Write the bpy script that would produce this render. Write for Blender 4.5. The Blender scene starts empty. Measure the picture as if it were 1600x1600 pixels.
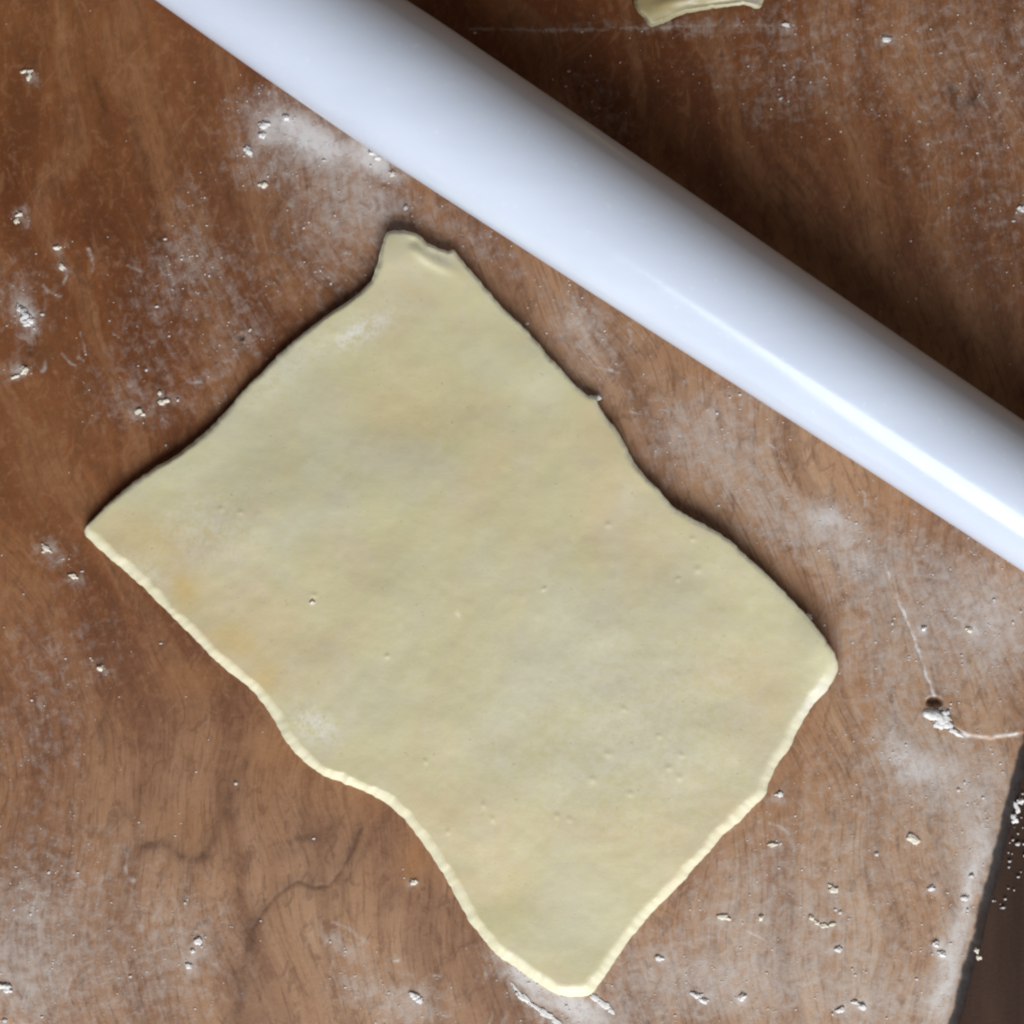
import bpy, bmesh, math, random
import numpy as np
from mathutils import Vector, Matrix

# ------------------------------------------------------------------ camera, world, light
sc = bpy.context.scene
S = 0.0002            # metres on the board per photograph pixel
H = 0.62              # camera height above the board

cam_d = bpy.data.cameras.new('camera')
cam = bpy.data.objects.new('camera', cam_d)
sc.collection.objects.link(cam)
cam.location = (0, 0, H)
cam.rotation_euler = (0, 0, 0)
cam_d.sensor_width = 36
cam_d.sensor_fit = 'HORIZONTAL'
cam_d.lens = 18.0 / (0.16 / H)
cam_d.clip_start = 0.01
cam_d.clip_end = 20
sc.camera = cam

world = bpy.data.worlds.new('World')
sc.world = world
world.use_nodes = True
bg = world.node_tree.nodes['Background']
bg.inputs[0].default_value = (1.0, 0.88, 0.77, 1)
bg.inputs[1].default_value = 0.035

def area_light(name, loc, target, sx, sy, power, col):
    ld = bpy.data.lights.new(name, 'AREA')
    ld.shape = 'RECTANGLE'
    ld.size = sx; ld.size_y = sy; ld.energy = power; ld.color = col
    lo = bpy.data.objects.new(name, ld)
    sc.collection.objects.link(lo)
    lo.location = loc
    lo.rotation_euler = (Vector(target) - Vector(loc)).to_track_quat('-Z', 'Y').to_euler()
    return lo

area_light('window_light', (0.12, -1.62, 1.12), (0.02, 0.0, 0.0), 1.7, 1.15, 71, (0.90, 0.96, 1.0))
area_light('bounce_fill', (1.7, 2.1, 0.95), (0.0, 0.0, 0.02), 4.6, 1.9, 13.0, (1.0, 0.79, 0.60))  # unseen warm fill lamp, added to lift the pin's shaded side

sc.view_settings.view_transform = 'Standard'
sc.view_settings.look = 'None'
sc.view_settings.exposure = 0
sc.view_settings.gamma = 1
sc.view_settings.use_curve_mapping = False
sc.cycles.filter_width = 2.3

# ------------------------------------------------------------------ helpers
rng = np.random.default_rng(7)
random.seed(7)

def W(px, py, z=0.0):
    k = S * (H - z) / H
    return ((px - 800) * k, (800 - py) * k, z)

_tab = rng.random((256, 256))
def vnoise(x, y):
    xi = np.floor(x).astype(int); yi = np.floor(y).astype(int)
    fx = x - xi; fy = y - yi
    fx = fx * fx * (3 - 2 * fx); fy = fy * fy * (3 - 2 * fy)
    a = _tab[xi % 256, yi % 256]; b = _tab[(xi + 1) % 256, yi % 256]
    c = _tab[xi % 256, (yi + 1) % 256]; d = _tab[(xi + 1) % 256, (yi + 1) % 256]
    return (a * (1 - fx) + b * fx) * (1 - fy) + (c * (1 - fx) + d * fx) * fy
def fbm(x, y, o=4):
    s = 0; amp = 0.5; t = 0
    for i in range(o):
        s = s + amp * vnoise(x * 2 ** i + 17.3 * i, y * 2 ** i + 5.1 * i); t += amp; amp *= 0.5
    return s / t

def sstep(a, b, x):
    t = np.clip((x - a) / (b - a), 0, 1)
    return t * t * (3 - 2 * t)

def dist_poly(X, Y, pts, closed=False):
    """distance from points to a polyline and the parameter (0..1) of the nearest spot"""
    best = np.full(X.shape, 1e9); par = np.zeros(X.shape)
    P = list(pts) + ([pts[0]] if closed else [])
    n = len(P) - 1
    for i in range(n):
        ax, ay = P[i][:2]; bx, by = P[i + 1][:2]
        dx, dy = bx - ax, by - ay
        L = dx * dx + dy * dy + 1e-9
        t = np.clip(((X - ax) * dx + (Y - ay) * dy) / L, 0, 1)
        d = np.hypot(X - ax - t * dx, Y - ay - t * dy)
        m = d < best
        best = np.where(m, d, best); par = np.where(m, (i + t) / n, par)
    return best, par

def catmull(pts, n_each, closed=True):
    P = np.array(pts, float); N = len(P); out = []
    rngi = range(N) if closed else range(N - 1)
    for i in rngi:
        if closed:
            p0, p1, p2, p3 = P[(i - 1) % N], P[i], P[(i + 1) % N], P[(i + 2) % N]
        else:
            p0, p1, p2, p3 = P[max(i - 1, 0)], P[i], P[i + 1], P[min(i + 2, N - 1)]
        for k in range(n_each):
            t = k / n_each
            out.append(0.5 * ((2 * p1) + (-p0 + p2) * t + (2 * p0 - 5 * p1 + 4 * p2 - p3) * t * t
                              + (-p0 + 3 * p1 - 3 * p2 + p3) * t ** 3))
    if not closed: out.append(P[-1])
    return np.array(out)

def resample(P, n, closed=True):
    Q = np.vstack([P, P[:1]]) if closed else P
    seg = np.hypot(*np.diff(Q, axis=0).T)
    s = np.concatenate([[0], np.cumsum(seg)])
    u = np.linspace(0, s[-1], n, endpoint=not closed)
    return np.stack([np.interp(u, s, Q[:, 0]), np.interp(u, s, Q[:, 1])], 1)

def mesh_np(name, V, F4=None, F3=None, smooth=True):
    me = bpy.data.meshes.new(name)
    V = np.asarray(V, np.float32)
    nq = 0 if F4 is None else len(F4); nt = 0 if F3 is None else len(F3)
    loops = []
    if nq: loops.append(np.asarray(F4, np.int32).ravel())
    if nt: loops.append(np.asarray(F3, np.int32).ravel())
    loops = np.concatenate(loops)
    me.vertices.add(len(V)); me.vertices.foreach_set('co', V.ravel())
    me.loops.add(len(loops)); me.loops.foreach_set('vertex_index', loops)
    me.polygons.add(nq + nt)
    st = np.concatenate([np.arange(nq) * 4, nq * 4 + np.arange(nt) * 3]).astype(np.int32)
    me.polygons.foreach_set('loop_start', st)
    me.polygons.foreach_set('use_smooth', np.full(nq + nt, smooth))
    me.update(calc_edges=True); me.validate()
    return me

def attr(me, name, arr):
    a = me.attributes.new(name, 'FLOAT', 'POINT')
    a.data.foreach_set('value', np.asarray(arr, np.float32).ravel())

def link(name, me, m, label=None, cat=None, group=None, kind=None, parent=None):
    o = bpy.data.objects.new(name, me)
    sc.collection.objects.link(o)
    if m is not None: me.materials.append(m)
    if label: o['label'] = label
    if cat: o['category'] = cat
    if group: o['group'] = group
    if kind: o['kind'] = kind
    if parent: o.parent = parent
    return o

# ------------------------------------------------------------------ node helpers
class NT:
    def __init__(s, name):
        s.m = bpy.data.materials.new(name); s.m.use_nodes = True
        s.t = s.m.node_tree; s.n = s.t.nodes
        s.b = s.n['Principled BSDF']
    def new(s, typ, **kw):
        n = s.n.new(typ)
        for k, v in kw.items(): setattr(n, k, v)
        return n
    def l(s, a, b): s.t.links.new(a, b)
    def setin(s, sock, v):
        if hasattr(v, 'is_linked'): s.l(v, sock)
        else: sock.default_value = v
    def coord(s, scale=(1, 1, 1), rot=(0, 0, 0), loc=(0, 0, 0)):
        tc = s.new('ShaderNodeTexCoord'); mp = s.new('ShaderNodeMapping')
        mp.inputs['Scale'].default_value = scale; mp.inputs['Rotation'].default_value = rot
        mp.inputs['Location'].default_value = loc
        s.l(tc.outputs['Object'], mp.inputs['Vector']); return mp.outputs[0]
    def noise(s, vec, scale, detail=4, rough=0.55, dist=0.0):
        n = s.new('ShaderNodeTexNoise')
        n.inputs['Scale'].default_value = scale; n.inputs['Detail'].default_value = detail
        n.inputs['Roughness'].default_value = rough; n.inputs['Distortion'].default_value = dist
        s.l(vec, n.inputs['Vector']); return n.outputs['Fac']
    def math(s, op, a, b=0.5, c=None, clamp=False):
        n = s.new('ShaderNodeMath', operation=op, use_clamp=clamp)
        s.setin(n.inputs[0], a); s.setin(n.inputs[1], b)
        if c is not None: s.setin(n.inputs[2], c)
        return n.outputs[0]
    def ramp(s, f, stops):
        n = s.new('ShaderNodeValToRGB'); e = n.color_ramp.elements
        while len(e) < len(stops): e.new(0.5)
        for i, (p, c) in enumerate(stops):
            e[i].position = p; e[i].color = c if len(c) == 4 else (*c, 1)
        s.l(f, n.inputs[0]); return n.outputs[0]
    def rng(s, f, a, b, c=0.0, d=1.0):
        n = s.new('ShaderNodeMapRange', interpolation_type='SMOOTHSTEP')
        s.l(f, n.inputs[0])
        for i, v in enumerate((a, b, c, d)): n.inputs[i + 1].default_value = v
        return n.outputs[0]
    def mix(s, f, a, b, mode='MIX'):
        n = s.new('ShaderNodeMix', data_type='RGBA', blend_type=mode)
        s.setin(n.inputs[0], f)
        for sock, v in ((n.inputs[6], a), (n.inputs[7], b)):
            if hasattr(v, 'is_linked'): s.l(v, sock)
            else: sock.default_value = (*v, 1)
        return n.outputs[2]
    def att(s, name):
        n = s.new('ShaderNodeAttribute'); n.attribute_name = name; return n.outputs['Fac']
    def bump(s, h, strength, dist):
        n = s.new('ShaderNodeBump'); n.inputs['Strength'].default_value = strength
        n.inputs['Distance'].default_value = dist
        s.l(h, n.inputs['Height']); s.l(n.outputs[0], s.b.inputs['Normal']); return n

FLOUR = (0.50, 0.43, 0.385)

def wood_material():
    k = NT('board_wood')
    g = k.coord(rot=(0, 0, math.radians(-16)))
    wn = k.new('ShaderNodeTexNoise'); wn.inputs['Scale'].default_value = 7; wn.inputs['Detail'].default_value = 2
    k.l(k.coord(loc=(1.7, 0.4, 0)), wn.inputs['Vector'])
    ws = k.new('ShaderNodeVectorMath', operation='MULTIPLY_ADD'); ws.inputs[1].default_value = (0.085, 0.03, 0)
    k.l(wn.outputs['Color'], ws.inputs[0]); k.l(k.coord(), ws.inputs[2])
    def warped(sy, deg):
        m = k.new('ShaderNodeVectorRotate', rotation_type='Z_AXIS'); m.inputs['Angle'].default_value = math.radians(deg)
        k.l(ws.outputs[0], m.inputs['Vector'])
        q = k.new('ShaderNodeVectorMath', operation='MULTIPLY'); q.inputs[1].default_value = (1, sy, 1)
        k.l(m.outputs[0], q.inputs[0]); return q.outputs[0]
    st = warped(0.10, -15); st2 = warped(0.06, -15)
    big = k.noise(g, 14, 4, 0.6)
    base = k.ramp(big, [(0.30, (0.158, 0.045, 0.011)), (0.52, (0.215, 0.069, 0.020)), (0.72, (0.29, 0.110, 0.037))])
    base = k.mix(k.math('MULTIPLY', k.att('pale_haze'), k.rng(big, 0.25, 0.7, 0.6, 1.0)), base, (0.56, 0.365, 0.225))  # paler tan paints window sheen and haze into the wood colour
    bands = k.noise(st, 90, 5, 0.6, 0.6)
    base = k.mix(k.rng(bands, 0.36, 0.66), base, (0.80, 0.73, 0.68), 'MULTIPLY')
    # growth rings cut lengthwise: long wandering bands
    wv = k.new('ShaderNodeTexWave', wave_type='BANDS', bands_direction='X', wave_profile='SIN')
    wv.inputs['Scale'].default_value = 11; wv.inputs['Distortion'].default_value = 9
    wv.inputs['Detail'].default_value = 3; wv.inputs['Detail Scale'].default_value = 1.6; wv.inputs['Detail Roughness'].default_value = 0.6
    k.l(warped(0.40, -15), wv.inputs['Vector'])
    base = k.mix(k.math('MULTIPLY', k.rng(wv.outputs['Fac'], 0.62, 0.98), 0.34), base, (0.48, 0.36, 0.28), 'MULTIPLY')
    base = k.mix(k.math('MULTIPLY', k.rng(wv.outputs['Fac'], 0.35, 0.05), 0.22), base, (0.40, 0.205, 0.098))
    fine = k.noise(st2, 900, 4, 0.65)
    base = k.mix(k.math('MULTIPLY', k.rng(fine, 0.48, 0.70), 0.5), base, (0.10, 0.040, 0.018))
    mott = k.noise(g, 420, 4, 0.7)
    base = k.mix(k.math('MULTIPLY', k.rng(mott, 0.52, 0.72), 0.30), base, (0.36, 0.17, 0.080))
    mid = k.noise(k.coord(scale=(1, 0.55, 1), rot=(0, 0, -0.3)), 230, 3, 0.65, 1.2)
    base = k.mix(k.math('MULTIPLY', k.rng(mid, 0.50, 0.66), 0.40), base, (0.10, 0.036, 0.014))
    base = k.mix(k.math('MULTIPLY', k.rng(mid, 0.46, 0.34), 0.25), base, (0.37, 0.19, 0.095))
    base = k.mix(k.att('warm'), base, (0.36, 0.155, 0.052))
    base = k.mix(k.att('dark'), base, (0.055, 0.018, 0.006))
    sc1 = k.noise(warped(0.035, 38), 620, 2, 0.5)
    sc2 = k.noise(warped(0.03, -32), 560, 2, 0.5)
    scr = k.math('MAXIMUM', k.rng(sc1, 0.66, 0.72), k.rng(sc2, 0.67, 0.73))
    base = k.mix(k.math('MULTIPLY', scr, 0.07), base, (0.46, 0.30, 0.19))
    # flour rubbed into the wood, with painted sheen and lit step: shape from the mask, broken up by grain noise
    fl = k.att('flour')
    n1 = k.noise(g, 260, 4, 0.72, 0.5); n2 = k.noise(st, 700, 2, 0.6); n3 = k.noise(g, 1500, 2, 0.6)
    brk = k.math('ADD', k.math('MULTIPLY', n1, 1.5), k.math('MULTIPLY', n2, 0.5))
    film = k.rng(k.math('ADD', fl, k.math('SUBTRACT', brk, 1.0)), 0.02, 1.05)
    film = k.math('MULTIPLY', film, k.rng(fl, 0.0, 0.12))
    speck = k.math('MULTIPLY', k.rng(n3, 0.60, 0.72), k.math('MULTIPLY', fl, 0.55))
    film = k.math('MAXIMUM', k.math('MULTIPLY', film, 0.80), speck)
    film = k.math('MINIMUM', film, 0.92)
    col = k.mix(film, base, k.mix(k.rng(fl, 0.55, 0.92), FLOUR, (0.74, 0.70, 0.68)))
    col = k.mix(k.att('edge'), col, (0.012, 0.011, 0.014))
    k.l(col, k.b.inputs['Base Color'])
    rough = k.math('ADD', k.rng(mott, 0.3, 0.7, 0.44, 0.58), k.math('MULTIPLY', film, 0.25))
    k.l(rough, k.b.inputs['Roughness'])
    k.b.inputs['Specular IOR Level'].default_value = 0.42
    h = k.math('ADD', k.math('MULTIPLY', fine, -0.5), k.math('MULTIPLY', mott, 0.5))
    h = k.math('ADD', h, k.math('MULTIPLY', film, 0.5))
    k.bump(h, 0.55, 0.0004)
    return k.m

def dough_material(name='dough', tint=(1, 1, 1)):
    k = NT(name)
    g = k.coord()
    big = k.noise(g, 15, 5, 0.62, 0.6)
    a = tuple(x * y for x, y in zip((0.615, 0.49, 0.285), tint))
    b = tuple(x * y for x, y in zip((0.59, 0.54, 0.365), tint))
    c = tuple(x * y for x, y in zip((0.60, 0.525, 0.315), tint))
    col = k.ramp(big, [(0.36, a), (0.50, c), (0.62, b)])
    m2 = k.noise(g, 48, 5, 0.68, 0.5)
    col = k.mix(k.math('MULTIPLY', k.rng(m2, 0.45, 0.70), 0.5), col, (0.60, 0.50, 0.37))
    m4 = k.noise(k.coord(loc=(5, 1, 0)), 34, 5, 0.65)
    col = k.mix(k.math('MULTIPLY', k.rng(m4, 0.50, 0.66), 0.5), col, (0.60, 0.535, 0.29))
    m5 = k.noise(k.coord(scale=(1, 0.25, 1), rot=(0, 0, math.radians(35))), 210, 4, 0.65)
    col = k.mix(k.math('MULTIPLY', k.rng(m5, 0.5, 0.72), 0.14), col, (0.70, 0.63, 0.47))
    col = k.mix(k.math('MULTIPLY', k.att('yellow'), 0.85), col, (0.60, 0.40, 0.13))
    col = k.mix(k.math('MULTIPLY', k.att('rim'), 0.9), col, tuple(x * y for x, y in zip((0.78, 0.72, 0.52), tint)))  # cream cut edge, brightened in colour for the light it catches
    n3 = k.noise(g, 420, 5, 0.75)
    fl = k.math('MULTIPLY', k.att('flour'), k.rng(n3, 0.36, 0.62))
    col = k.mix(fl, col, (0.76, 0.70, 0.63))
    v = k.new('ShaderNodeTexNoise'); v.inputs['Scale'].default_value = 620; v.inputs['Detail'].default_value = 2
    k.l(k.coord(loc=(3, 2, 0)), v.inputs['Vector'])
    sp = k.math('MULTIPLY', k.rng(v.outputs['Fac'], 0.70, 0.76), 0.35)
    col = k.mix(sp, col, (0.33, 0.26, 0.16))
    k.l(col, k.b.inputs['Base Color'])
    k.b.inputs['Roughness'].default_value = 0.40
    k.b.inputs['Specular IOR Level'].default_value = 0.5
    f1 = k.noise(g, 260, 5, 0.65); f2 = k.noise(k.coord(scale=(1, 2.2, 1), rot=(0, 0, 0.6)), 900, 3, 0.6)
    h = k.math('ADD', f1, k.math('ADD', k.math('MULTIPLY', f2, 0.08), k.math('MULTIPLY', m5, 0.6)))
    h = k.math('SUBTRACT', h, k.math('MULTIPLY', sp, 0.8))
    k.bump(h, 0.22, 0.0005)
    return k.m

def pin_material():
    k = NT('white_plastic')
    g = k.coord(scale=(0.15, 1, 1))
    n = k.noise(g, 70, 4, 0.6)
    col = k.ramp(n, [(0.35, (0.57, 0.605, 0.705)), (0.65, (0.60, 0.635, 0.735))])
    sm = k.noise(k.coord(), 240, 5, 0.75)
    col = k.mix(k.math('MULTIPLY', k.rng(sm, 0.60, 0.74), 0.30), col, (0.84, 0.82, 0.80))
    k.l(col, k.b.inputs['Base Color'])
    r = k.noise(k.coord(), 110, 5, 0.7)
    k.b.inputs['Specular IOR Level'].default_value = 0.34
    k.l(k.rng(r, 0.3, 0.7, 0.13, 0.21), k.b.inputs['Roughness'])
    k.bump(k.noise(k.coord(), 500, 3, 0.6), 0.08, 0.0003)
    return k.m

def flour_material(name, col, rough=0.85):
    k = NT(name)
    n = k.noise(k.coord(), 1400, 4, 0.7)
    c = k.ramp(n, [(0.3, tuple(x * 0.82 for x in col)), (0.65, col)])
    k.l(c, k.b.inputs['Base Color'])
    k.b.inputs['Roughness'].default_value = rough
    k.b.inputs['Specular IOR Level'].default_value = 0.25
    k.bump(n, 0.5, 0.0003)
    return k.m

def table_material():
    k = NT('dark_table')
    st = k.coord(scale=(1, 0.12, 1))
    n = k.noise(st, 120, 5, 0.65)
    c = k.ramp(n, [(0.3, (0.036, 0.018, 0.011)), (0.7, (0.060, 0.031, 0.020))])
    k.l(c, k.b.inputs['Base Color'])
    k.b.inputs['Roughness'].default_value = 0.75; k.b.inputs['Specular IOR Level'].default_value = 0.15
    k.bump(k.noise(k.coord(), 700, 4, 0.7), 0.4, 0.0004)
    return k.m

M_wood = wood_material(); M_dough = dough_material(); M_pin = pin_material()
M_flour = flour_material('flour', (0.80, 0.75, 0.72))
M_dust = flour_material('flour_dust', (0.62, 0.56, 0.53))
M_crumb = flour_material('dry_dough', (0.80, 0.70, 0.57), 0.7)
M_smear = flour_material('dried_paste', (0.34, 0.285, 0.265), 0.6)
M_table = table_material()
M_scrap = dough_material('dough_offcut', (0.70, 0.68, 0.60))

# ------------------------------------------------------------------ setting: the table under the board
BT = 0.018
V = []; n = 24
xs = np.linspace(-0.9, 0.9, n); GX, GY = np.meshgrid(xs, xs)
V = np.stack([GX.ravel(), GY.ravel(), np.full(GX.size, -BT - 0.0005)], 1)
idx = np.arange(n * n).reshape(n, n)
F = np.stack([idx[:-1, :-1], idx[:-1, 1:], idx[1:, 1:], idx[1:, :-1]], -1).reshape(-1, 4)
link('table', mesh_np('table', V, F), M_table, kind='structure')

# ------------------------------------------------------------------ pastry board
# board frame: v runs along its right edge, u to the left of it
E0 = np.array([1607.0, 1110.0]); E1 = np.array([1478.0, 1605.0])       # right edge, photograph pixels
ev = (E1 - E0) / np.hypot(*(E1 - E0)); eu = np.array([-ev[1], ev[0]])   # eu points left, into the board

CR = [  # name, px, py, lobes, material, z, label, category
 ('dough_crumb', 42, 118, [(-5,-6,8,4,5,-20),(3,2,5,9,5,10),(5,-7,6,4,4,0)], 'c', 0, 'hooked cream dough crumb near the top left corner of the board'),
 ('flour_clump', 38, 493, [(0,0,12,14,7,0),(8,6,9,8,7,0),(-8,-12,9,6,5,30),(2,12,10,6,6,0)], 'f', 0, 'grey-white flour clump near the left frame edge, below the crumb pair'),
 ('dough_crumb', 34, 583, [(4,-4,8,9,7,0),(-10,6,9,4,4,-25)], 'c', 0, 'bright two-lobed crumb at the left frame edge, just below the flour clump'),
 ('dough_crumb', 216, 643, [(0,0,8,7,6,0),(7,4,6,4,5,0)], 'c', 0, 'left crumb of the close pair left of the dough sheet\'s upper left edge'),
 ('dough_crumb', 256, 622, [(-6,-8,5,5,5,0),(0,6,10,7,6,-20)], 'c', 0, 'right crumb of the close pair left of the dough sheet\'s upper left edge'),
 ('dough_crumb', 157, 1043, [(0,0,6,6,7,0)], 'c', 0, 'lone round crumb left of the dough, below its left corner'),
 ('dough_crumb', 647, 1378, [(0,0,7,6,7,0)], 'c', 0, 'lone round crumb beside the dough\'s lower left edge'),
 ('dough_crumb', 309, 1470, [(0,0,8,7,7,0)], 'f', 0, 'largest of three white crumbs in a cluster at lower left'),
 ('dough_crumb', 301, 1485, [(0,0,6,5,6,0)], 'f', 0, 'middle of three white crumbs in a cluster at lower left'),
 ('dough_crumb', 295, 1509, [(0,0,8,5,4,10)], 'f', 0, 'lowest and flattest of three crumbs in a cluster at lower left'),
 ('dough_crumb', 648, 1557, [(0,0,13,7,7,25),(8,6,8,6,6,0)], 'f', 0, 'white crumb in a grey flour patch left of the dough\'s bottom corner'),
 ('dough_crumb', 1386, 61, [(0,0,8,7,7,0)], 'f', 0, 'lone white crumb behind the rolling pin at upper right'),
 ('dough_crumb', 1228, 39, [(0,0,8,5,4,0)], 'f', 0, 'small flat crumb just right of the dough offcut\'s flour line'),
 ('dough_crumb', 1596, 326, [(0,0,7,6,6,0)], 'f', 0, 'tiny white crumb at the right frame edge behind the rolling pin'),
 ('dough_crumb', 490, 940, [(0,0,6,5,5,0)], 'c', 0.0041, 'tiny pale crumb lying on the left half of the dough sheet'),
 ('dough_crumb', 934, 622, [(0,0,8,5,7,15),(-8,-1,7,4,5,0)], 'f', 0.0012, 'white crumb stuck to the middle of the dough\'s upper right edge'),
 ('dough_crumb', 1262, 964, [(0,0,6,7,7,0)], 'c', 0.0022, 'cream crumb stuck to the dough edge near its right corner'),
 ('flour_clump', 1468, 1122, [(-13,-7,16,9,8,10),(2,-1,19,11,9,25),(11,10,18,9,6,38),(24,21,17,6,4,32),(-3,8,15,8,4,20),(8,-8,9,9,6,0)], 'f', 0, 'bright white flour clump in the gouge near the board\'s right edge'),
 ('dough_crumb', 1587, 1275, [(0,6,8,9,8,0),(4,-12,6,12,7,-10),(10,-22,8,5,6,0)], 'f', -0.0022, 'white crumb caught on the upper part of the board\'s dark right edge'),
 ('dough_crumb', 1526, 1490, [(0,-4,6,6,6,0),(5,8,5,6,5,0)], 'c', -0.0013, 'small twin crumb on the lower part of the board\'s dark right edge'),
 ('dough_strand', 1284, 1442, [(-16,-8,6,5,4,30),(-8,0,8,4,5,35),(3,4,9,4,5,5),(16,2,8,4,5,-20)], 'c', 0, 'thin curved strand of dough right of the dough\'s lower edge'),
 ('dough_crumb', 1311, 1483, [(0,0,7,5,6,0)], 'f', 0, 'round white crumb just below the curved dough strand'),
 ('dough_crumb', 1346, 1572, [(0,0,12,6,6,30),(-10,-6,7,4,5,0)], 'f', 0, 'right one of the two crumbs at the bottom frame edge, lower right'),
 ('dough_crumb', 1314, 1578, [(0,0,10,6,5,-25)], 'f', 0, 'left one of the two crumbs at the bottom frame edge, lower right'),
 ('dough_crumb', 1462, 1475, [(0,0,8,6,7,0)], 'f', 0, 'upper white crumb of the two touching the floury strip along the right edge'),
 ('dough_crumb', 1471, 1490, [(0,0,7,6,6,0)], 'f', 0, 'lower white crumb of the two touching the floury strip along the right edge'),
 ('dough_crumb', 1427, 1311, [(0,0,13,8,6,30)], 'c', 0, 'oval pale crumb between the dough and the board\'s right edge'),
 ('dough_crumb', 1455, 1388, [(0,0,9,6,6,0)], 'f', 0, 'white crumb below the oval pale crumb near the board\'s right edge'),
 ('dough_crumb', 1508, 1403, [(0,0,7,6,6,0)], 'f', 0, 'white crumb on the board\'s right rim, above the dark twin crumb'),
 ('dough_crumb', 1303, 1390, [(0,0,9,7,6,15),(-6,-6,4,4,4,0)], 'c', 0, 'cream crumb just above the curved dough strand'),
 ('dough_crumb', 72, 856, [(0,0,12,4,4,38),(-4,6,5,3,3,0)], 'c', 0, 'thin sliver of dough left of the dough\'s left corner'),
 ('dough_crumb', 114, 900, [(0,0,9,5,4,20)], 'c', 0, 'flat crumb just below the thin sliver at the left'),
 ('flour_clump', 6, 1542, [(0,0,14,8,7,0),(6,5,8,6,6,0)], 'f', 0, 'white flour clump at the left frame edge near the bottom'),
 ('dough_crumb', 413, 195, [(0,0,11,6,6,0)], 'f', 0, 'wide white crumb left of the flour heap by the rolling pin'),
 ('dough_crumb', 410, 212, [(0,0,8,6,6,0)], 'f', 0, 'round white crumb directly below the wide one by the rolling pin'),
 ('dough_crumb', 387, 235, [(0,0,6,10,5,-20)], 'f', 0, 'upright oval crumb below the crumb pair by the rolling pin'),
 ('dough_crumb', 447, 184, [(0,0,7,7,6,0)], 'f', 0, 'round crumb right of the wide white one, close to the rolling pin'),
 ('dough_crumb', 411, 289, [(0,0,10,6,5,0)], 'c', 0, 'lowest crumb of the scatter left of the flour heap'),
 ('dough_crumb', 613, 272, [(0,0,7,6,7,0)], 'c', 0, 'cream crumb touching the lower side of the rolling pin'),
 ('dough_crumb', 589, 246, [(0,0,10,6,7,45),(-8,-8,8,5,6,30)], 'f', 0, 'bright flour crumb wedged under the rolling pin'),
 ('dough_crumb', 90, 387, [(0,0,7,5,5,0)], 'c', 0, 'upper crumb of the pair on the upper left of the board'),
 ('dough_crumb', 97, 417, [(0,0,9,5,4,40)], 'c', 0, 'lower crumb of the pair on the upper left of the board'),
 ('dough_crumb', 30, 335, [(0,0,7,5,5,0),(-4,10,5,6,3,0)], 'c', 0, 'faint crumb on the far upper left, above the crumb pair'),
 ('dough_crumb', 1207, 1320, [(0,0,11,4,5,-15)], 'c', 0, 'narrow crumb beside the dough\'s lower right edge'),
 ('dough_crumb', 1218, 1241, [(0,0,9,5,5,-10)], 'f', 0, 'crumb just outside the notch in the dough\'s lower right edge'),
 ('dough_crumb', 1030, 1497, [(0,0,9,6,6,20)], 'f', 0, 'crumb right of the dough\'s bottom corner, close to the edge'),
 ('dough_crumb', 1088, 1555, [(0,0,12,6,6,20),(12,8,10,5,5,20)], 'f', 0, 'long double crumb near the bottom frame edge, right of the dough\'s corner'),
 ('dough_crumb', 1160, 1558, [(0,0,10,7,7,-30)], 'f', 0, 'white crumb right of the long double crumb near the bottom frame edge'),
 ('dough_crumb', 1189, 1434, [(0,0,6,6,6,0)], 'c', 0, 'right crumb of a small pair below the dough\'s lower right edge'),
 ('dough_crumb', 1131, 1433, [(0,0,12,6,5,10)], 'c', 0, 'left crumb of a small pair below the dough\'s lower right edge'),
 ('dough_strand', 835, 1568, [(-28,-22,16,4,2,45),(-15,-8,18,6,2.4,40),(3,6,20,4,2.6,37),(18,16,16,7,2.2,30),(34,28,18,5,2,35)], 'f', 0, 'white ridge of floury dough trailing below the dough sheet\'s bottom corner'),
 ('dough_strand', 944, 1568, [(-12,-8,14,5,2.6,32),(0,1,16,7,3,38),(10,11,11,5,2.2,42)], 'f', 0, 'short white ridge just right of the dough sheet\'s bottom corner'),
 ('dough_crumb', 1444, 982, [(0,0,6,5,6,0)], 'f', 0, 'white crumb right of the straight crack in the board'),
 ('dough_crumb', 1514, 984, [(0,0,6,5,6,0)], 'c', 0, 'crumb between the board\'s crack and the right frame edge'),
]
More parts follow.
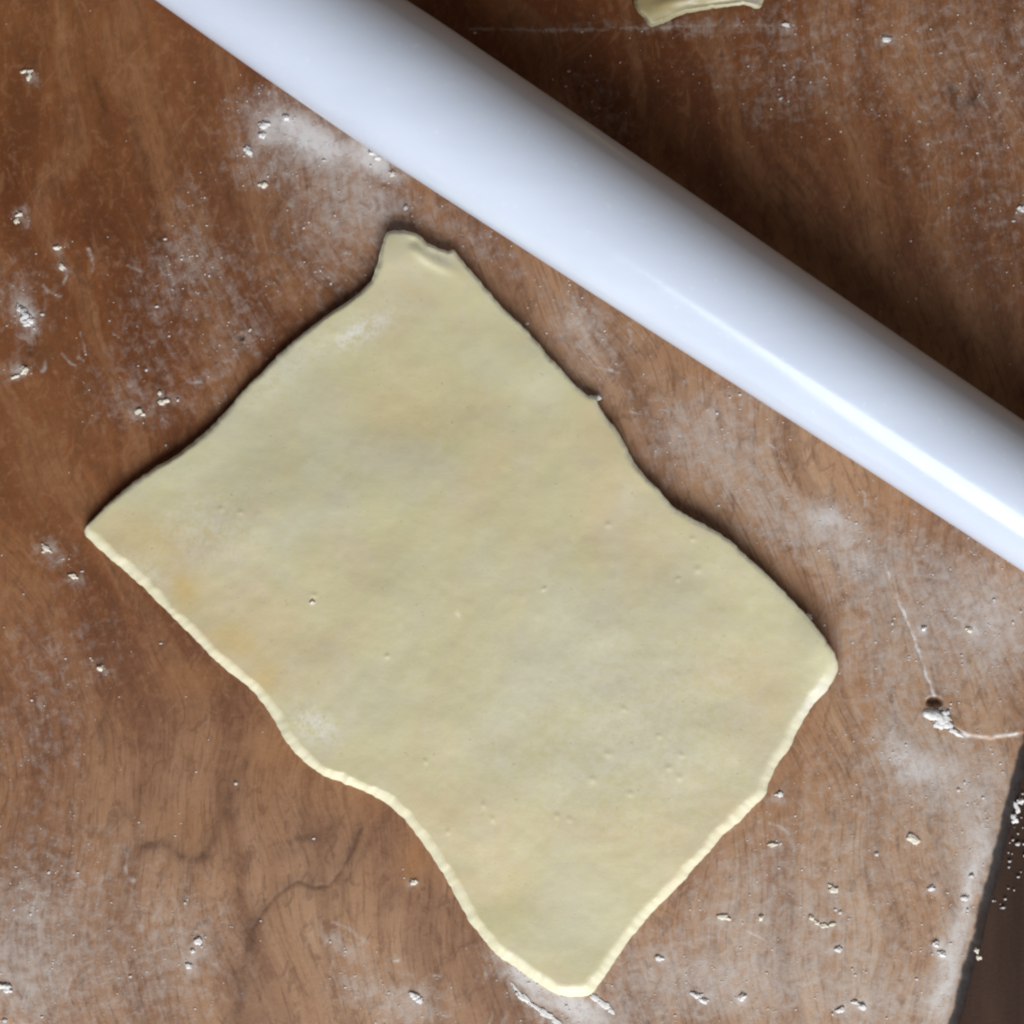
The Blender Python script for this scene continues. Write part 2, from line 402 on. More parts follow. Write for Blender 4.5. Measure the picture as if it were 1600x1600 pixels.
# masks --------------------------------------------------------------
FL = [  # x, y, rx, ry, angle, strength
 (490, 215, 80, 36, 30, 0.95), (415, 200, 62, 52, 20, 0.55), (585, 245, 42, 20, 34, 0.9), (560, 300, 90, 75, 30, 0.42),
 (420, 270, 60, 30, 0, 0.35), (520, 380, 90, 110, 20, 0.30), (290, 430, 95, 60, -10, 0.30), (290, 360, 40, 90, 0, 0.18),
 (900, 500, 44, 38, 20, 0.55), (930, 560, 60, 50, 40, 0.35), (1080, 690, 90, 62, 35, 0.46), (1150, 650, 80, 55, 30, 0.36), (1180, 760, 90, 50, 36, 0.40),
 (1290, 815, 52, 36, 10, 0.66), (1335, 880, 60, 44, 30, 0.52), (1220, 830, 60, 40, 30, 0.35), (1440, 900, 150, 80, 34, 0.38),
 (1480, 1000, 130, 120, 0, 0.42), (1570, 960, 60, 90, 0, 0.45), (1370, 1060, 50, 160, -14, 0.30),
 (1500, 1215, 95, 66, 10, 0.6), (1420, 1180, 60, 40, 40, 0.55), (1520, 1330, 60, 90, 10, 0.55), (1505, 1440, 24, 170, 12, 0.68), (1470, 1540, 26, 90, 12, 0.5),
 (1330, 1300, 150, 130, 0, 0.32), (1250, 1480, 190, 110, 0, 0.45), (1130, 1540, 110, 70, 0, 0.45), (1150, 1390, 80, 60, -40, 0.25), (1380, 1570, 120, 50, 0, 0.5),
 (1010, 1530, 90, 80, 0, 0.40), (820, 1525, 64, 24, 36, 0.82), (900, 1580, 84, 36, 20, 0.85), (640, 1575, 60, 40, 0, 0.62), (545, 1480, 52, 18, 25, 0.50), (560, 1540, 46, 28, 0, 0.45),
 (38, 492, 20, 34, -20, 0.75), (30, 580, 24, 20, 0, 0.5), (20, 460, 60, 60, 0, 0.25), (25, 1530, 70, 150, 0, 0.45), (70, 1460, 120, 120, 0, 0.28), (160, 1400, 150, 160, 0, 0.14),
 (290, 1470, 70, 66, 0, 0.38), (180, 1560, 160, 60, 0, 0.25), (60, 1130, 70, 110, 0, 0.20), (80, 870, 40, 30, 40, 0.25), (110, 1010, 110, 70, 0, 0.12),
 (220, 630, 70, 40, 0, 0.25), (240, 560, 130, 60, -20, 0.16), (380, 520, 46, 50, 0, 0.25), (330, 590, 60, 40, -40, 0.18),
 (1450, 60, 280, 150, 0, 0.20), (1560, 260, 130, 220, 0, 0.19), (1220, 100, 120, 80, 0, 0.10), (920, 150, 60, 44, 40, 0.16), (960, 200, 60, 26, 34, 0.16),  # broad upper right patches paint in grey sheen along with flour
 (1100, 40, 130, 14, 0, 0.30), (860, 44, 130, 9, -2, 0.14), (1230, 150, 70, 70, 0, 0.10),
 (600, 330, 40, 30, 0, 0.35), (720, 360, 70, 30, 34, 0.28), (800, 420, 80, 30, 34, 0.18),
]
for c_ in CR:        # a little dust round every crumb
    if c_[5] == 0: FL.append((c_[1] + 2, c_[2] + 3, 13, 10, 20, 0.42))
FLINES = [  # polyline, half width px, strength
 ([(1385, 885), (1402, 935), (1428, 995), (1448, 1055), (1470, 1112)], 4, 0.85),
 ([(1490, 1140), (1512, 1150), (1545, 1152), (1590, 1146)], 5, 0.9),  # white line paints the light caught by the chipped step's riser
 ([(1385, 1160), (1392, 1178), (1402, 1192)], 4, 0.7), ([(1400, 1200), (1440, 1235), (1500, 1265)], 4, 0.5),
 ([(1410, 1320), (1445, 1352), (1452, 1375)], 4, 0.4), ([(1480, 1300), (1495, 1345), (1510, 1385)], 5, 0.5),
 ([(1440, 1590), (1480, 1490), (1520, 1390), (1535, 1310)], 8, 0.6),
 ([(805, 1545), (830, 1570), (860, 1592)], 4, 0.9), ([(735, 45), (900, 47), (1080, 40), (1240, 38)], 3.5, 0.5),
 ([(520, 1440), (545, 1452), (570, 1470)], 5, 0.5), ([(520, 1500), (560, 1525)], 3, 0.5),
 ([(445, 215), (470, 222), (500, 226), (540, 222)], 5, 0.8), ([(460, 270), (500, 262)], 4, 0.5),
 ([(380, 150), (390, 190), (385, 240)], 5, 0.35),
 ([(1050, 1470), (1090, 1500), (1120, 1545)], 5, 0.5), ([(1210, 1350), (1230, 1420), (1225, 1500)], 4, 0.25),
]
rs = random.Random(21)
for _ in range(130):     # drag marks and scrapes left in the flour
    bx = rs.choice([(1050, 1250, 480, 340), (1350, 850, 250, 260), (560, 1440, 300, 160), (0, 1350, 220, 250), (360, 140, 260, 160), (880, 480, 520, 330), (0, 380, 300, 240)])
    x0_ = bx[0] + rs.random() * bx[2]; y0_ = bx[1] + rs.random() * bx[3]
    an = rs.gauss(50, 28); ln = rs.uniform(8, 42); cv = rs.uniform(-0.9, 0.9); pts_ = [(x0_, y0_)]
    for q_ in range(4):
        pts_.append((pts_[-1][0] + ln / 4 * math.cos(math.radians(an)), pts_[-1][1] + ln / 4 * math.sin(math.radians(an)))); an += cv * 20
    FLINES.append((pts_, rs.uniform(1.6, 4.2), rs.uniform(0.25, 0.75)))
DK = [  # dark polylines: points, half width, strength
 ([(148, 122), (156, 150), (164, 172)], 3.5, 0.55), ([(203, 185), (216, 215), (225, 250), (236, 300), (245, 340), (249, 372)], 5, 0.7),
 ([(200, 160), (206, 190)], 3, 0.5), ([(132, 285), (136, 330)], 8, 0.30), ([(228, 355), (240, 385), (242, 420)], 4, 0.40),
 ([(385, 1194), (360, 1240), (345, 1285), (325, 1330), (308, 1345), (280, 1337), (252, 1316), (224, 1323)], 8, 0.68),
 ([(224, 1323), (205, 1350), (196, 1378), (170, 1365)], 5, 0.30),
 ([(562, 1295), (550, 1330), (532, 1360), (514, 1383), (490, 1386), (465, 1376), (434, 1397), (413, 1421), (395, 1450), (384, 1495), (378, 1560), (370, 1600)], 7, 0.72),
 ([(395, 1450), (380, 1480), (360, 1530)], 10, 0.22), ([(136, 1200), (140, 1250)], 5, 0.3), ([(83, 1300), (85, 1360)], 5, 0.25), ([(70, 1100), (72, 1190)], 7, 0.16),
 ([(470, 1310), (500, 1305), (520, 1288)], 9, 0.75), ([(465, 1330), (480, 1345)], 7, 0.35), ([(505, 1290), (512, 1300)], 6, 0.6), ([(440, 1340), (445, 1330)], 8, 0.3),
 ([(190, 1265), (196, 1272)], 8, 0.35), ([(196, 1330), (202, 1332)], 7, 0.45), ([(620, 1390), (590, 1430)], 5, 0.35), ([(700, 1420), (712, 1455), (708, 1490)], 5, 0.4),
 ([(600, 1280), (560, 1345), (540, 1378)], 4, 0.35), ([(725, 1510), (728, 1600)], 4, 0.3),
 ([(378, 522), (379, 531)], 6, 0.95), ([(1490, 140), (1500, 160), (1520, 160), (1528, 138)], 11, 0.95), ([(1460, 42), (1490, 40)], 10, 0.25),
 ([(1246, 120), (1252, 150)], 4, 0.5), ([(1258, 170), (1263, 195)], 5, 0.55), ([(1285, 130), (1300, 150)], 4, 0.35), ([(1385, 200), (1392, 220)], 4, 0.4), ([(1190, 160), (1185, 210), (1200, 250)], 5, 0.4),
 ([(1215, 260), (1230, 330), (1240, 370)], 6, 0.5), ([(1340, 890), (1348, 900)], 4, 0.8), ([(1355, 884), (1362, 898)], 4, 0.8), ([(1298, 780), (1302, 784)], 6, 0.6), ([(1172, 688), (1174, 690)], 6, 0.5),
 ([(1316, 1060), (1340, 1070), (1352, 1060)], 8, 0.20), ([(1218, 1460), (1222, 1490)], 5, 0.5), ([(1220, 1380), (1245, 1420)], 4, 0.35), ([(1295, 1405), (1305, 1395)], 5, 0.4),
 ([(1180, 1220), (1255, 1240)], 6, 0.20), ([(1130, 1325), (1180, 1290)], 6, 0.2), ([(160, 850), (180, 900)], 3, 0.2), ([(248, 600), (256, 560), (252, 530)], 5, 0.4), ([(200, 545), (196, 570)], 5, 0.3),
 ([(50, 95), (56, 100)], 8, 0.5), ([(45, 548), (46, 556)], 7, 0.6), ([(1460, 1094), (1462, 1096)], 12, 0.9), ([(1480, 1108), (1488, 1130)], 5, 0.7),
 ([(120, 180), (118, 215)], 3, 0.4),
]
WM = [(650, 1345, 26, 36, 0.65), (440, 1180, 70, 60, 0.40), (300, 1060, 60, 26, 0.35), (1000, 480, 90, 30, 0.30), (1150, 570, 120, 30, 0.35), (1400, 770, 60, 60, 0.35),
      (1350, 1060, 22, 90, 0.40), (1240, 1250, 60, 110, 0.35), (60, 700, 110, 200, 0.22), (560, 1220, 120, 60, 0.30), (280, 1290, 60, 40, 0.25), (1060, 1480, 40, 30, 0.3),
      (850, 1520, 60, 40, 0.2), (150, 60, 220, 160, 0.15), (1130, 1210, 40, 40, 0.3)]

def masks(X, Y):
    wx = X + 26 * (fbm(X / 45, Y / 45, 3) - 0.5); wy = Y + 26 * (fbm(X / 45 + 31, Y / 45 + 9, 3) - 0.5)
    fl = np.zeros(X.shape)
    for x, y, rx, ry, a, s in FL:
        c, q = math.cos(math.radians(a)), math.sin(math.radians(a))
        dx, dy = wx - x, wy - y
        r2 = ((dx * c + dy * q) / rx) ** 2 + ((-dx * q + dy * c) / ry) ** 2
        v = s * np.exp(-r2 ** 1.15 * 0.9)
        fl = 1 - (1 - fl) * (1 - v)
    near = lambda pts, pad: ((X > min(p[0] for p in pts) - pad) & (X < max(p[0] for p in pts) + pad)
                             & (Y > min(p[1] for p in pts) - pad) & (Y < max(p[1] for p in pts) + pad))
    jx = X + 5 * (fbm(X / 11, Y / 11, 2) - 0.5); jy = Y + 5 * (fbm(X / 11 + 7, Y / 11 + 3, 2) - 0.5)
    for pts, w, s in FLINES:
        m = near(pts, w * 6 + 6)
        if not m.any(): continue
        d, _ = dist_poly(jx[m], jy[m], pts)
        fl[m] = np.maximum(fl[m], s * np.exp(-(d / w) ** 2) * (0.55 + 0.9 * fbm(X[m] / 9, Y[m] / 9, 2) - 0.1))
    dk = np.zeros(X.shape)
    for pts, w, s in DK:
        m = near(pts, w * 6 + 6)
        if not m.any(): continue
        d, _ = dist_poly(jx[m], jy[m], pts)
        a_ = 0.55 * np.exp(-(d / (w * 0.75)) ** 2) + 0.45 * np.exp(-(d / (w * 2.4)) ** 2)
        dk[m] = np.maximum(dk[m], 0.8 * s * a_ * np.clip(1.7 * fbm(X[m] / 20 + 3, Y[m] / 20, 3) - 0.1, 0, 1.2))
    wm = np.zeros(X.shape)
    for x, y, rx, ry, s in WM:
        wm = np.maximum(wm, s * np.exp(-((wx - x) / rx) ** 2 - ((wy - y) / ry) ** 2))
    return np.clip(fl, 0, 1), np.clip(dk, 0, 1), np.clip(wm, 0, 1)

STEP = [(1470, 1118), (1492, 1138), (1512, 1148), (1548, 1152), (1640, 1140)]
def board_height(X, Y):
    z = 0.00010 * (fbm(X / 60, Y / 260, 3) - 0.5) * 2 - 0.00008
    # chipped veneer below the step, running out downwards
    ys = np.interp(X, [p[0] for p in STEP], [p[1] for p in STEP], left=1e5) + 4 * (fbm(X / 12, Y / 30, 2) - 0.5)
    dep = sstep(0, 2.0, Y - ys) * (1 - sstep(30, 230, Y - ys)) * sstep(1470, 1500, X)
    z = z - 0.00075 * dep
    d, _ = dist_poly(X, Y, [(1402, 935), (1428, 995), (1448, 1055), (1470, 1116)])
    z = z - 0.00035 * np.exp(-(d / 3.0) ** 2)
    r = np.hypot((X - 1460) / 13, (Y - 1097) / 9)
    z = z - 0.0028 * (1 - sstep(0.5, 1.15, r))
    for pts in ([(203, 185), (216, 215), (225, 250), (236, 300), (245, 340), (249, 372)],
                [(562, 1295), (550, 1330), (532, 1360), (514, 1383), (490, 1386), (465, 1376), (434, 1397), (413, 1421), (395, 1450)]):
        d, _ = dist_poly(X, Y, pts); z = z - 0.00012 * np.exp(-(d / 3.0) ** 2)
    r = np.hypot((X - 378) / 5, (Y - 526) / 6); z = z - 0.0008 * (1 - sstep(0.5, 1.2, r))
    return z

fine = 2.25
uu = np.concatenate([[-27, -26.4, -25, -22, -18.5, -15, -12, -9, -6, -3.5, -1.5], np.arange(1, 2030, fine), np.linspace(2040, 2400, 9)])
vv = np.concatenate([np.linspace(-1700, -1300, 9), np.arange(-1290, 640, fine), np.linspace(650, 900, 8)])
UU, VV = np.meshgrid(uu, vv, indexing='ij')
X = E0[0] + eu[0] * UU + ev[0] * VV; Y = E0[1] + eu[1] * UU + ev[1] * VV
rag = 5.0 * (fbm(VV / 40, VV * 0 + 2, 3) - 0.5) * np.exp(-np.clip(UU, 0, None) / 30)
X = X + eu[0] * rag; Y = Y + eu[1] * rag
fl, dk, wm = masks(X, Y)
Z = board_height(X, Y)
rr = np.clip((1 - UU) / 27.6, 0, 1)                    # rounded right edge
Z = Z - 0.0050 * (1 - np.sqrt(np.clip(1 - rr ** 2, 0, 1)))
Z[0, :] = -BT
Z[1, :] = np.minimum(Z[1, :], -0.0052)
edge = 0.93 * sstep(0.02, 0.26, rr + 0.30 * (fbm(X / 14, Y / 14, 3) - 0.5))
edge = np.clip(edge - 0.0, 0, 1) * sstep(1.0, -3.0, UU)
nu, nv = X.shape
Vt = np.stack([(X - 800) * S, (800 - Y) * S, Z], -1).reshape(-1, 3)
idx = np.arange(nu * nv).reshape(nu, nv)
F = np.stack([idx[:-1, :-1], idx[1:, :-1], idx[1:, 1:], idx[:-1, 1:]], -1).reshape(-1, 4)
# outer skirt and underside
bl = []
loop = np.concatenate([idx[0, ::-1], idx[1:, 0], idx[-1, 1:], idx[-2:0:-1, -1]])
base = len(Vt)
low = Vt[loop].copy(); low[:, 2] = -BT
Vt = np.vstack([Vt, low])
L = len(loop); a = np.arange(L); b = (a + 1) % L
F2 = np.stack([loop[a], base + a, base + b, loop[b]], -1)
me = mesh_np('pastry_board', Vt, np.vstack([F[:, ::1], F2]))
pad = np.zeros(L)
attr(me, 'flour', np.concatenate([fl.ravel(), pad])); pale_haze = np.zeros(X.shape)
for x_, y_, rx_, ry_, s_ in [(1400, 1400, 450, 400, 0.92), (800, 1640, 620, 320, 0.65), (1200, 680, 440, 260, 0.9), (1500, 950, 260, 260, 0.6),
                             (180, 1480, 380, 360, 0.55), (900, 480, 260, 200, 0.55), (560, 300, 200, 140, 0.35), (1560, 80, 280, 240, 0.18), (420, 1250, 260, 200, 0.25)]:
    pale_haze = 1 - (1 - pale_haze) * (1 - s_ * np.exp(-((X - x_) / rx_) ** 2 - ((Y - y_) / ry_) ** 2))
pale_haze = np.clip(pale_haze * (0.75 + 0.6 * (fbm(X / 120, Y / 200, 3) - 0.3)), 0, 0.9)  # where the painted sheen and haze lies: right strip, bottom, lower right
attr(me, 'pale_haze', np.concatenate([pale_haze.ravel(), pad]))
attr(me, 'dark', np.concatenate([dk.ravel(), pad]))
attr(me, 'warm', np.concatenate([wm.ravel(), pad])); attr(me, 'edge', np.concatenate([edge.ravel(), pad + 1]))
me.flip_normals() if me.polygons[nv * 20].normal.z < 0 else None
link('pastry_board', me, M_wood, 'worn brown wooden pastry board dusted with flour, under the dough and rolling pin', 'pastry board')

# ------------------------------------------------------------------ rolled dough
OUT = [(600,372),(608,362),(630,360),(652,366),(672,382),(690,390),(700,393),(709,390),(717,401),(740,427),(765,458),(800,495),(835,530),
 (862,562),(890,592),(916,616),(930,622),(936,634),(950,655),(968,678),(985,710),(1005,740),(1030,765),(1055,793),(1080,808),(1110,825),
 (1140,845),(1170,872),(1205,905),(1240,940),(1262,962),(1280,985),(1297,1010),(1308,1035),(1306,1055),(1290,1080),(1268,1105),(1250,1135),
 (1235,1165),(1215,1195),(1202,1222),(1196,1242),(1176,1262),(1160,1280),(1130,1305),(1095,1345),(1060,1385),(1020,1425),(990,1460),(965,1495),
 (945,1525),(928,1548),(914,1556),(890,1557),(868,1552),(840,1535),(805,1512),(775,1490),(745,1455),(720,1415),(695,1370),(665,1325),(635,1285),
 (605,1258),(575,1240),(540,1225),(510,1213),(485,1198),(462,1178),(445,1155),(430,1128),(412,1100),(390,1075),(365,1055),(335,1030),(290,985),
 (250,945),(210,905),(170,872),(145,850),(132,834),(133,822),(150,806),(170,785),(200,760),(240,732),(290,700),(325,672),(355,640),(385,605),
 (415,575),(445,545),(480,515),(520,485),(555,462),(580,438),(590,410),(595,388)]

def blob(X, Y, x, y, rx, ry, a=0):
    c, q = math.cos(math.radians(a)), math.sin(math.radians(a))
    dx, dy = X - x, Y - y
    return np.exp(-((dx * c + dy * q) / rx) ** 2 - ((-dx * q + dy * c) / ry) ** 2)

def sheet(name, outline, centre, nring, nout, thick, rfun, lift, relief, rag=1.4):
    """a flat piece of dough: dense rings from the outline to the centre, rounded rim, closed underside"""
    P = resample(catmull(outline, 8), nout)
    ang = np.arange(nout)
    T = np.roll(P, -1, 0) - np.roll(P, 1, 0); T /= np.hypot(*T.T)[:, None]
    Nn = np.stack([-T[:, 1], T[:, 0]], 1)
    j = (fbm(P[:, 0] / 7, P[:, 1] / 7, 2) - 0.5) * 2 * rag + (fbm(P[:, 0] / 30 + 5, P[:, 1] / 30, 2) - 0.5) * 2 * rag
    P = P + Nn * j[:, None]
    C = np.array(centre, float)
    # rings: fraction of the way in from the rim
    t = np.concatenate([np.array([0, .0012, .003, .0055, .009, .0135, .019, .026, .035]), np.linspace(0.045, 0.985, nring) ** 1.0])
    R = P[None] * (1 - t)[:, None, None] + C * t[:, None, None]
    Xr, Yr = R[..., 0], R[..., 1]
    D = np.zeros(Xr.shape)
    for i in range(len(t)):
        if t[i] < 0.16:
            D[i] = np.min(np.hypot(Xr[i][:, None] - P[None, :, 0], Yr[i][:, None] - P[None, :, 1]), 1)
        else:
            D[i] = 200
    D[0] = 0
    area2 = np.sum(P[:, 0] * np.roll(P[:, 1], -1) - np.roll(P[:, 0], -1) * P[:, 1])
    out_n = -Nn if area2 > 0 else Nn
    nsm = out_n.copy()
    for sh in range(1, 7): nsm = nsm + np.roll(out_n, sh, 0) + np.roll(out_n, -sh, 0)
    nsm /= np.hypot(*nsm.T)[:, None]
    away = sstep(-0.15, 0.45, -nsm[:, 1])[None, :]            # 1 where the edge faces up the photograph
    r = rfun(Xr, Yr) * (1 - 0.62 * away)
    q = np.clip(D / r, 0, 1)
    th = thick(Xr, Yr)
    p0 = 0.20 + 0.42 * away
    prof = p0 + (1 - p0) * (0.25 * np.sqrt(np.clip(1 - (1 - q) ** 2, 0, 1)) + 0.75 * (1 - np.clip(1 - q, 0, 1) ** 1.25))
    lf = lift(Xr, Yr)
    Z = lf + th * prof + relief(Xr, Yr) * sstep(0, 1.0, q)
    zr = Z
    k = S * (H - Z) / H
    V = [np.stack([(Xr - 800) * k, (800 - Yr) * k, Z], -1).reshape(-1, 3)]
    nr = len(t)
    # underside rim + under rings
    tb = [0.002, 0.02, 0.10, 0.5, 0.985]
    Rb = P[None] * (1 - np.array(tb))[:, None, None] + C * np.array(tb)[:, None, None]
    Zb = lift(Rb[..., 0], Rb[..., 1]) + 0.00006
    V.append(np.stack([(Rb[..., 0] - 800) * S, (800 - Rb[..., 1]) * S, Zb], -1).reshape(-1, 3))
    V = np.vstack(V)
    idx = np.arange(nr * nout).reshape(nr, nout)
    ib = nr * nout + np.arange(len(tb) * nout).reshape(len(tb), nout)
    def quads(a, b): return np.stack([a, np.roll(a, -1), np.roll(b, -1), b], -1)
    F = [quads(idx[i], idx[i + 1]) for i in range(nr - 1)]
    F.append(quads(ib[0], idx[0]))
    F += [quads(ib[i + 1], ib[i]) for i in range(len(tb) - 1)]
    # caps
    Vc = np.array([V[idx[-1]].mean(0), V[ib[-1]].mean(0)]); c0 = len(V); V = np.vstack([V, Vc])
    F3 = np.concatenate([np.stack([idx[-1], np.roll(idx[-1], -1), np.full(nout, c0)], -1),
                         np.stack([np.roll(ib[-1], -1), ib[-1], np.full(nout, c0 + 1)], -1)])
    me = mesh_np(name, V, np.vstack(F), F3)
    bmn = bmesh.new(); bmn.from_mesh(me); bmesh.ops.recalc_face_normals(bmn, faces=bmn.faces); bmn.to_mesh(me); bmn.free()
    PX = V[:, 0] / S + 800; PY = 800 - V[:, 1] / S
    rim = np.concatenate([((1 - sstep(0.45, 1.15, D / r)) * (0.55 + 0.45 * fbm(Xr / 25, Yr / 25, 3))).ravel(), np.ones(len(V) - D.size)])
    attr(me, 'rim', rim)
    return me, PX, PY

def side(X, Y):   # 1 along the soft upper left edge, 0 elsewhere
    d, _ = dist_poly(X, Y, [(150, 806), (325, 672), (445, 545), (570, 450)])
    return np.exp(-(d / 45) ** 2)
def d_thick(X, Y):
    return 0.0038 + 0.0008 * blob(X, Y, 640, 375, 60, 40) - 0.0002 * side(X, Y) + 0.0006 * (fbm(X / 160, Y / 160, 2) - 0.5)
def d_r(X, Y):
    return 8 + 12 * fbm(X / 34 + 4, Y / 34, 3) + 3 * side(X, Y) + 5 * blob(X, Y, 1000, 750, 200, 200)
def d_lift(X, Y):
    return (0.0034 * blob(X, Y, 1290, 1000, 45, 80) + 0.0018 * blob(X, Y, 1140, 835, 110, 60, 38)
            + 0.0010 * blob(X, Y, 600, 400, 40, 40) + 0.0007 * side(X, Y) + 0.0006 * np.exp(-(dist_poly(X, Y, [(740, 427), (918, 618), (1055, 793), (1240, 940)])[0] / 45) ** 2))
PITS = [(950, 820, 4), (1082, 842, 4), (1090, 890, 5), (1060, 905, 4), (850, 920, 3.5), (925, 1218, 5), (950, 1178, 5), (975, 1108, 4), (1062, 1215, 5), (1045, 1200, 4), (755, 1258, 4), (770, 1280, 4), (870, 1275, 4), (890, 1280, 4), (1030, 1150, 4), (375, 800, 4), (345, 795, 3.5), (605, 1025, 3.5), (665, 1190, 3.5), (490, 930, 4), (700, 1300, 3.5), (1065, 1180, 4), (985, 1240, 4), (520, 1230, 3)]
def d_relief(X, Y):
    z = 0.0022 * (fbm(X / 210 + 2, Y / 210, 3) - 0.5) + 0.0005 * (fbm(X / 55, Y / 55 + 8, 3) - 0.5)
    z = z + 0.0008 * blob(X, Y, 682, 412, 28, 9, 28) + 0.0006 * blob(X, Y, 655, 395, 16, 7, 40) - 0.0006 * blob(X, Y, 645, 378, 9, 7)
    z = z - 0.0003 * blob(X, Y, 690, 400, 22, 12, 20)
    z = z + 0.0007 * blob(X, Y, 820, 565, 80, 40, 40) + 0.0008 * blob(X, Y, 1150, 950, 110, 60, 40) - 0.0008 * blob(X, Y, 650, 640, 110, 80)
    for px_, py_, r_ in PITS: z = z + 0.00022 * np.exp(-((X - px_) ** 2 + (Y - py_) ** 2) / r_ ** 2)
    z = z - 0.0007 * blob(X, Y, 800, 1400, 70, 50) + 0.0004 * blob(X, Y, 420, 800, 140, 70, -30)
    return z

me, PX, PY = sheet('dough_sheet', OUT, (715, 960), 150, 1100, d_thick, d_r, d_lift, d_relief)
fl = (0.95 * blob(PX, PY, 565, 520, 50, 18, -30) + 0.9 * blob(PX, PY, 490, 1130, 40, 26, 30) + 0.35 * blob(PX, PY, 330, 830, 90, 60)
      + 1.0 * blob(PX, PY, 1272, 1092, 44, 12, -52) + 0.4 * blob(PX, PY, 230, 890, 40, 14, 40) + 0.5 * blob(PX, PY, 690, 400, 24, 14, 25)
      + 0.25 * blob(PX, PY, 1000, 1150, 260, 200) + 0.3 * blob(PX, PY, 450, 580, 120, 20, -42))
ye = (0.75 * blob(PX, PY, 290, 920, 22, 34, -20) + 0.6 * blob(PX, PY, 370, 1000, 40, 24, 30) + 0.5 * blob(PX, PY, 420, 1060, 24, 26)
      + 0.35 * blob(PX, PY, 230, 840, 70, 40, 20) + 0.25 * blob(PX, PY, 640, 650, 140, 50) + 0.25 * blob(PX, PY, 850, 1510, 50, 30, 35)
      + 0.25 * blob(PX, PY, 800, 1390, 60, 40))
attr(me, 'flour', np.clip(fl, 0, 1)); attr(me, 'yellow', np.clip(ye, 0, 1))
link('dough_sheet', me, M_dough, 'large pale yellow rolled-out sheet of dough with wavy edges on the board', 'dough')

# dough offcut at the top of the photograph
OUT2 = [(992,-14),(990,4),(996,18),(1006,28),(1016,42),(1034,36),(1058,26),(1090,18),(1125,12),(1150,9),(1168,8),(1180,14),(1190,10),(1193,-4),
        (1186,-40),(1172,-90),(1120,-130),(1060,-135),(1015,-95),(1000,-50)]
me, PX, PY = sheet('dough_offcut', OUT2, (1085, -50), 40, 360,
                   lambda X, Y: 0.0030 + 0 * X, lambda X, Y: 5 + 0 * X,
                   lambda X, Y: 0.0042 * blob(X, Y, 1150, 0, 60, 50) + 0.0007 * blob(X, Y, 1010, 0, 30, 30),
                   lambda X, Y: 0.0016 * blob(X, Y, 1085, -4, 120, 14, -16) - 0.0010 * blob(X, Y, 1130, 2, 70, 7, -6) + 0.0010 * (fbm(X / 30, Y / 30, 2) - 0.5))
attr(me, 'flour', 0.8 * blob(PX, PY, 1170, 2, 40, 14)); attr(me, 'yellow', 0.35 * blob(PX, PY, 1030, 8, 30, 20))
link('dough_offcut', me, M_scrap, 'small cut piece of pale dough at the top edge of the photo, behind the pin', 'dough')

# ------------------------------------------------------------------ rolling pin (tapered, lying across the board)
A = np.array([-330, -320, -300, -250, -100, 60, 204, 400, 590, 830, 1066, 1300, 1522, 1693, 1850, 2000, 2120, 2170, 2190, 2200], float)
Rp = np.array([1, 30, 58, 78, 92, 99, 103.5, 109.5, 112.5, 110, 107, 103, 99.5, 98, 97, 94, 86, 62, 34, 1], float)
sa = np.linspace(A[0], A[-1], 360); sr = np.interp(sa, A, Rp)
ker = np.ones(9) / 9; core = np.convolve(sr, ker, 'same'); sr[12:-12] = core[12:-12]
dax = np.array([0.833, 0.553]); dax /= np.hypot(*dax); nax = np.array([-dax[1], dax[0]])
zc = lambda a_: (113.0 + (a_ - 590) / 1260 * (-15.5)) * S * 0.966 + 0.0001
ns = 128; th = np.linspace(0, 2 * math.pi, ns, endpoint=False)
V = []
for a_, r_ in zip(sa, sr):
    cx, cy = dax * a_ + nax * (-238)
    z0 = zc(a_); k = S * (H - z0) / H
    px, py = (cx - 800) * k, (800 - cy) * k
    r_w = r_ * k
    nx, ny = nax[0], -nax[1]
    V.append(np.stack([px + nx * r_w * np.cos(th), py + ny * r_w * np.cos(th), z0 + r_w * np.sin(th)], -1))
V = np.array(V).reshape(-1, 3)
idx = np.arange(len(sa) * ns).reshape(len(sa), ns)
F = np.concatenate([np.stack([idx[i], np.roll(idx[i], -1), np.roll(idx[i + 1], -1), idx[i + 1]], -1) for i in range(len(sa) - 1)])
c0 = len(V); V = np.vstack([V, V[idx[0]].mean(0), V[idx[-1]].mean(0)])
F3 = np.concatenate([np.stack([np.roll(idx[0], -1), idx[0], np.full(ns, c0)], -1), np.stack([idx[-1], np.roll(idx[-1], -1), np.full(ns, c0 + 1)], -1)])
me = mesh_np('rolling_pin', V, F, F3)
bmn = bmesh.new(); bmn.from_mesh(me); bmesh.ops.recalc_face_normals(bmn, faces=bmn.faces); bmn.to_mesh(me); bmn.free()
link('rolling_pin', me, M_pin, 'smooth white plastic rolling pin lying diagonally across the board', 'rolling pin')

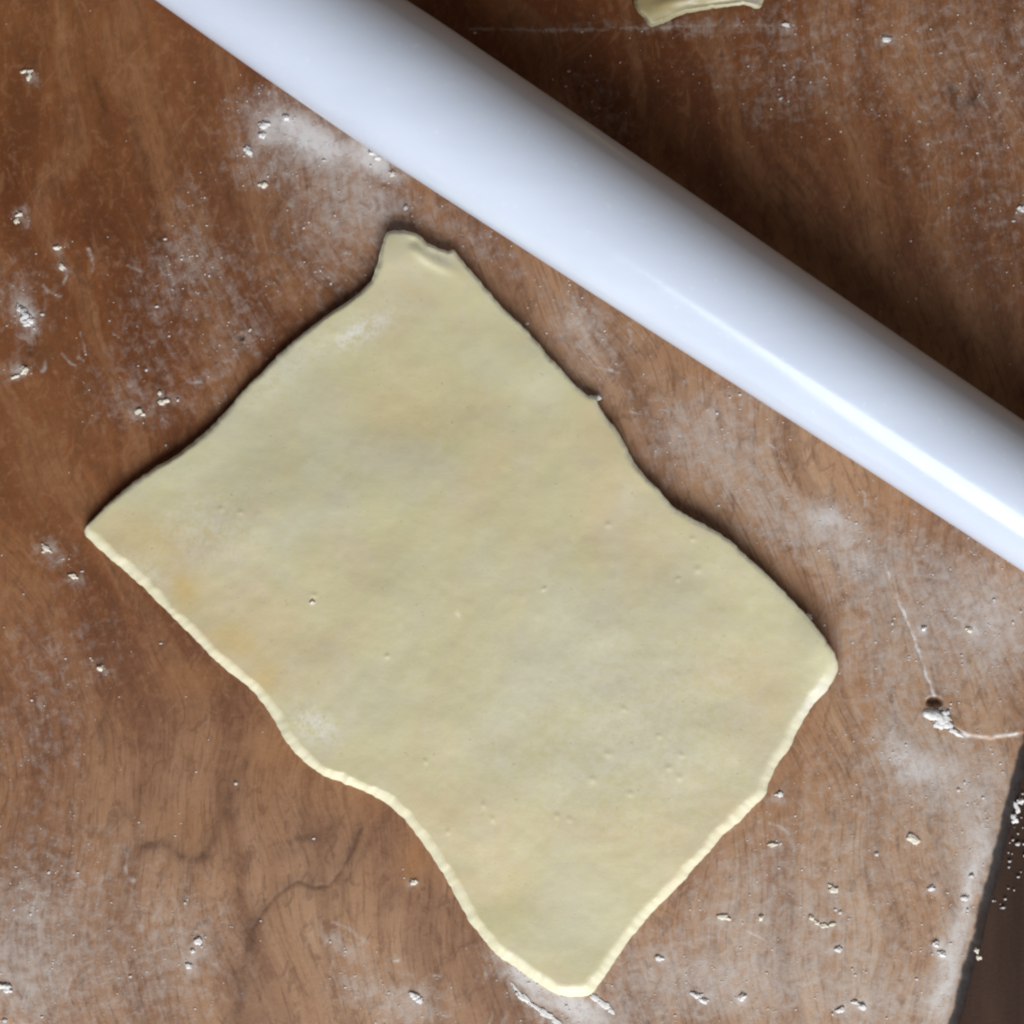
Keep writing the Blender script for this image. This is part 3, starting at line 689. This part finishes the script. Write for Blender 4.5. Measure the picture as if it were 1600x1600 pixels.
# ------------------------------------------------------------------ crumbs one can pick out
def crumb_mesh(name, px, py, lobes, z=0.0):
    """lobes: list of (dx, dy, rx, ry, h, angle) in px; one lumpy joined shell per lobe, overlapping"""
    bm = bmesh.new()
    for dx, dy, rx, ry, h, an in lobes:
        g = bmesh.ops.create_icosphere(bm, subdivisions=3, radius=1.0)
        sd = random.random() * 50
        ca, sa_ = math.cos(math.radians(an)), math.sin(math.radians(an))
        for v in g['verts']:
            c = v.co.copy()
            f = 0.95 + 1.9 * (float(fbm(np.array([c.x * 2.1 + sd]), np.array([c.y * 2.1 + c.z * 1.0 + sd]), 4)[0]) - 0.5)
            x, y = c.x * rx * f * 0.78, c.y * ry * f * 0.78
            xx, yy = x * ca - y * sa_, x * sa_ + y * ca
            zz = (max(c.z, -0.35) * h * f + h * 0.20) * 0.34
            w = W(px + dx + xx, py + dy + yy)
            v.co = (w[0], w[1], z + zz * S)
    me = bpy.data.meshes.new(name); bm.to_mesh(me); bm.free()
    for p in me.polygons: p.use_smooth = True
    return me

for nm, px, py, lobes, mt, z, lab in CR:
    me = crumb_mesh(nm, px, py, lobes, z)
    link(nm, me, M_flour if mt == 'f' else M_crumb, lab, 'flour' if nm == 'flour_clump' else 'crumb', 'crumbs scattered on and around the board')

# ------------------------------------------------------------------ loose flour grains: nobody could count them
bm = bmesh.new(); bmesh.ops.create_icosphere(bm, subdivisions=1, radius=1.0)
bm.verts.ensure_lookup_table()
IV = np.array([v.co[:] for v in bm.verts]); IF = np.array([[v.index for v in f.verts] for f in bm.faces]); bm.free()
cand = np.stack([rng.uniform(-40, 1640, 90000), rng.uniform(-40, 1640, 90000)], 1)
f_, d_, w_ = masks(cand[:, 0], cand[:, 1])
uu_ = (cand - E0) @ eu
cl = fbm(cand[:, 0] / 16, cand[:, 1] / 16, 3)
prob = np.clip((f_ * 0.55) * sstep(0.46, 0.62, cl) + 0.0022, 0, 1)
keep = (rng.random(len(cand)) < prob) & (uu_ > 2)
G = cand[keep]
size = np.clip(rng.lognormal(math.log(1.0), 0.45, len(G)), 0.5, 4.2)
zb = board_height(G[:, 0], G[:, 1])
# a line of grains spilled beyond the right edge, and grains dusted over the dough
ex = rng.normal(0, 8, 42) - 36; evv = rng.uniform(60, 330, 42)
GE = E0 + eu * ex[:, None] + ev * evv[:, None]
GE = GE[ex < -2]; G = np.vstack([G, GE])
size = np.concatenate([size, np.clip(rng.lognormal(math.log(1.9), 0.5, len(GE)), 0.6, 5)])
zb = np.concatenate([zb, np.full(len(GE), -BT)])
n = len(G)
kx = (1 - zb / H) * S
c = np.stack([(G[:, 0] - 800) * kx, (800 - G[:, 1]) * kx, zb + size * S * 0.12], -1)
sc3 = size[:, None] * S * np.stack([rng.uniform(.7, 1.35, n), rng.uniform(.7, 1.35, n), rng.uniform(.25, .45, n)], -1)
VV_ = (IV[None] * (1 + rng.uniform(-.22, .22, (n, len(IV), 1)))) * sc3[:, None, :] + c[:, None, :]
FF = (IF[None] + (np.arange(n) * len(IV))[:, None, None]).reshape(-1, 3)
link('flour_grains', mesh_np('flour_grains', VV_.reshape(-1, 3), None, FF), M_dust, 'fine loose grains of flour scattered over the board', 'flour', kind='stuff')
print('grains', n)
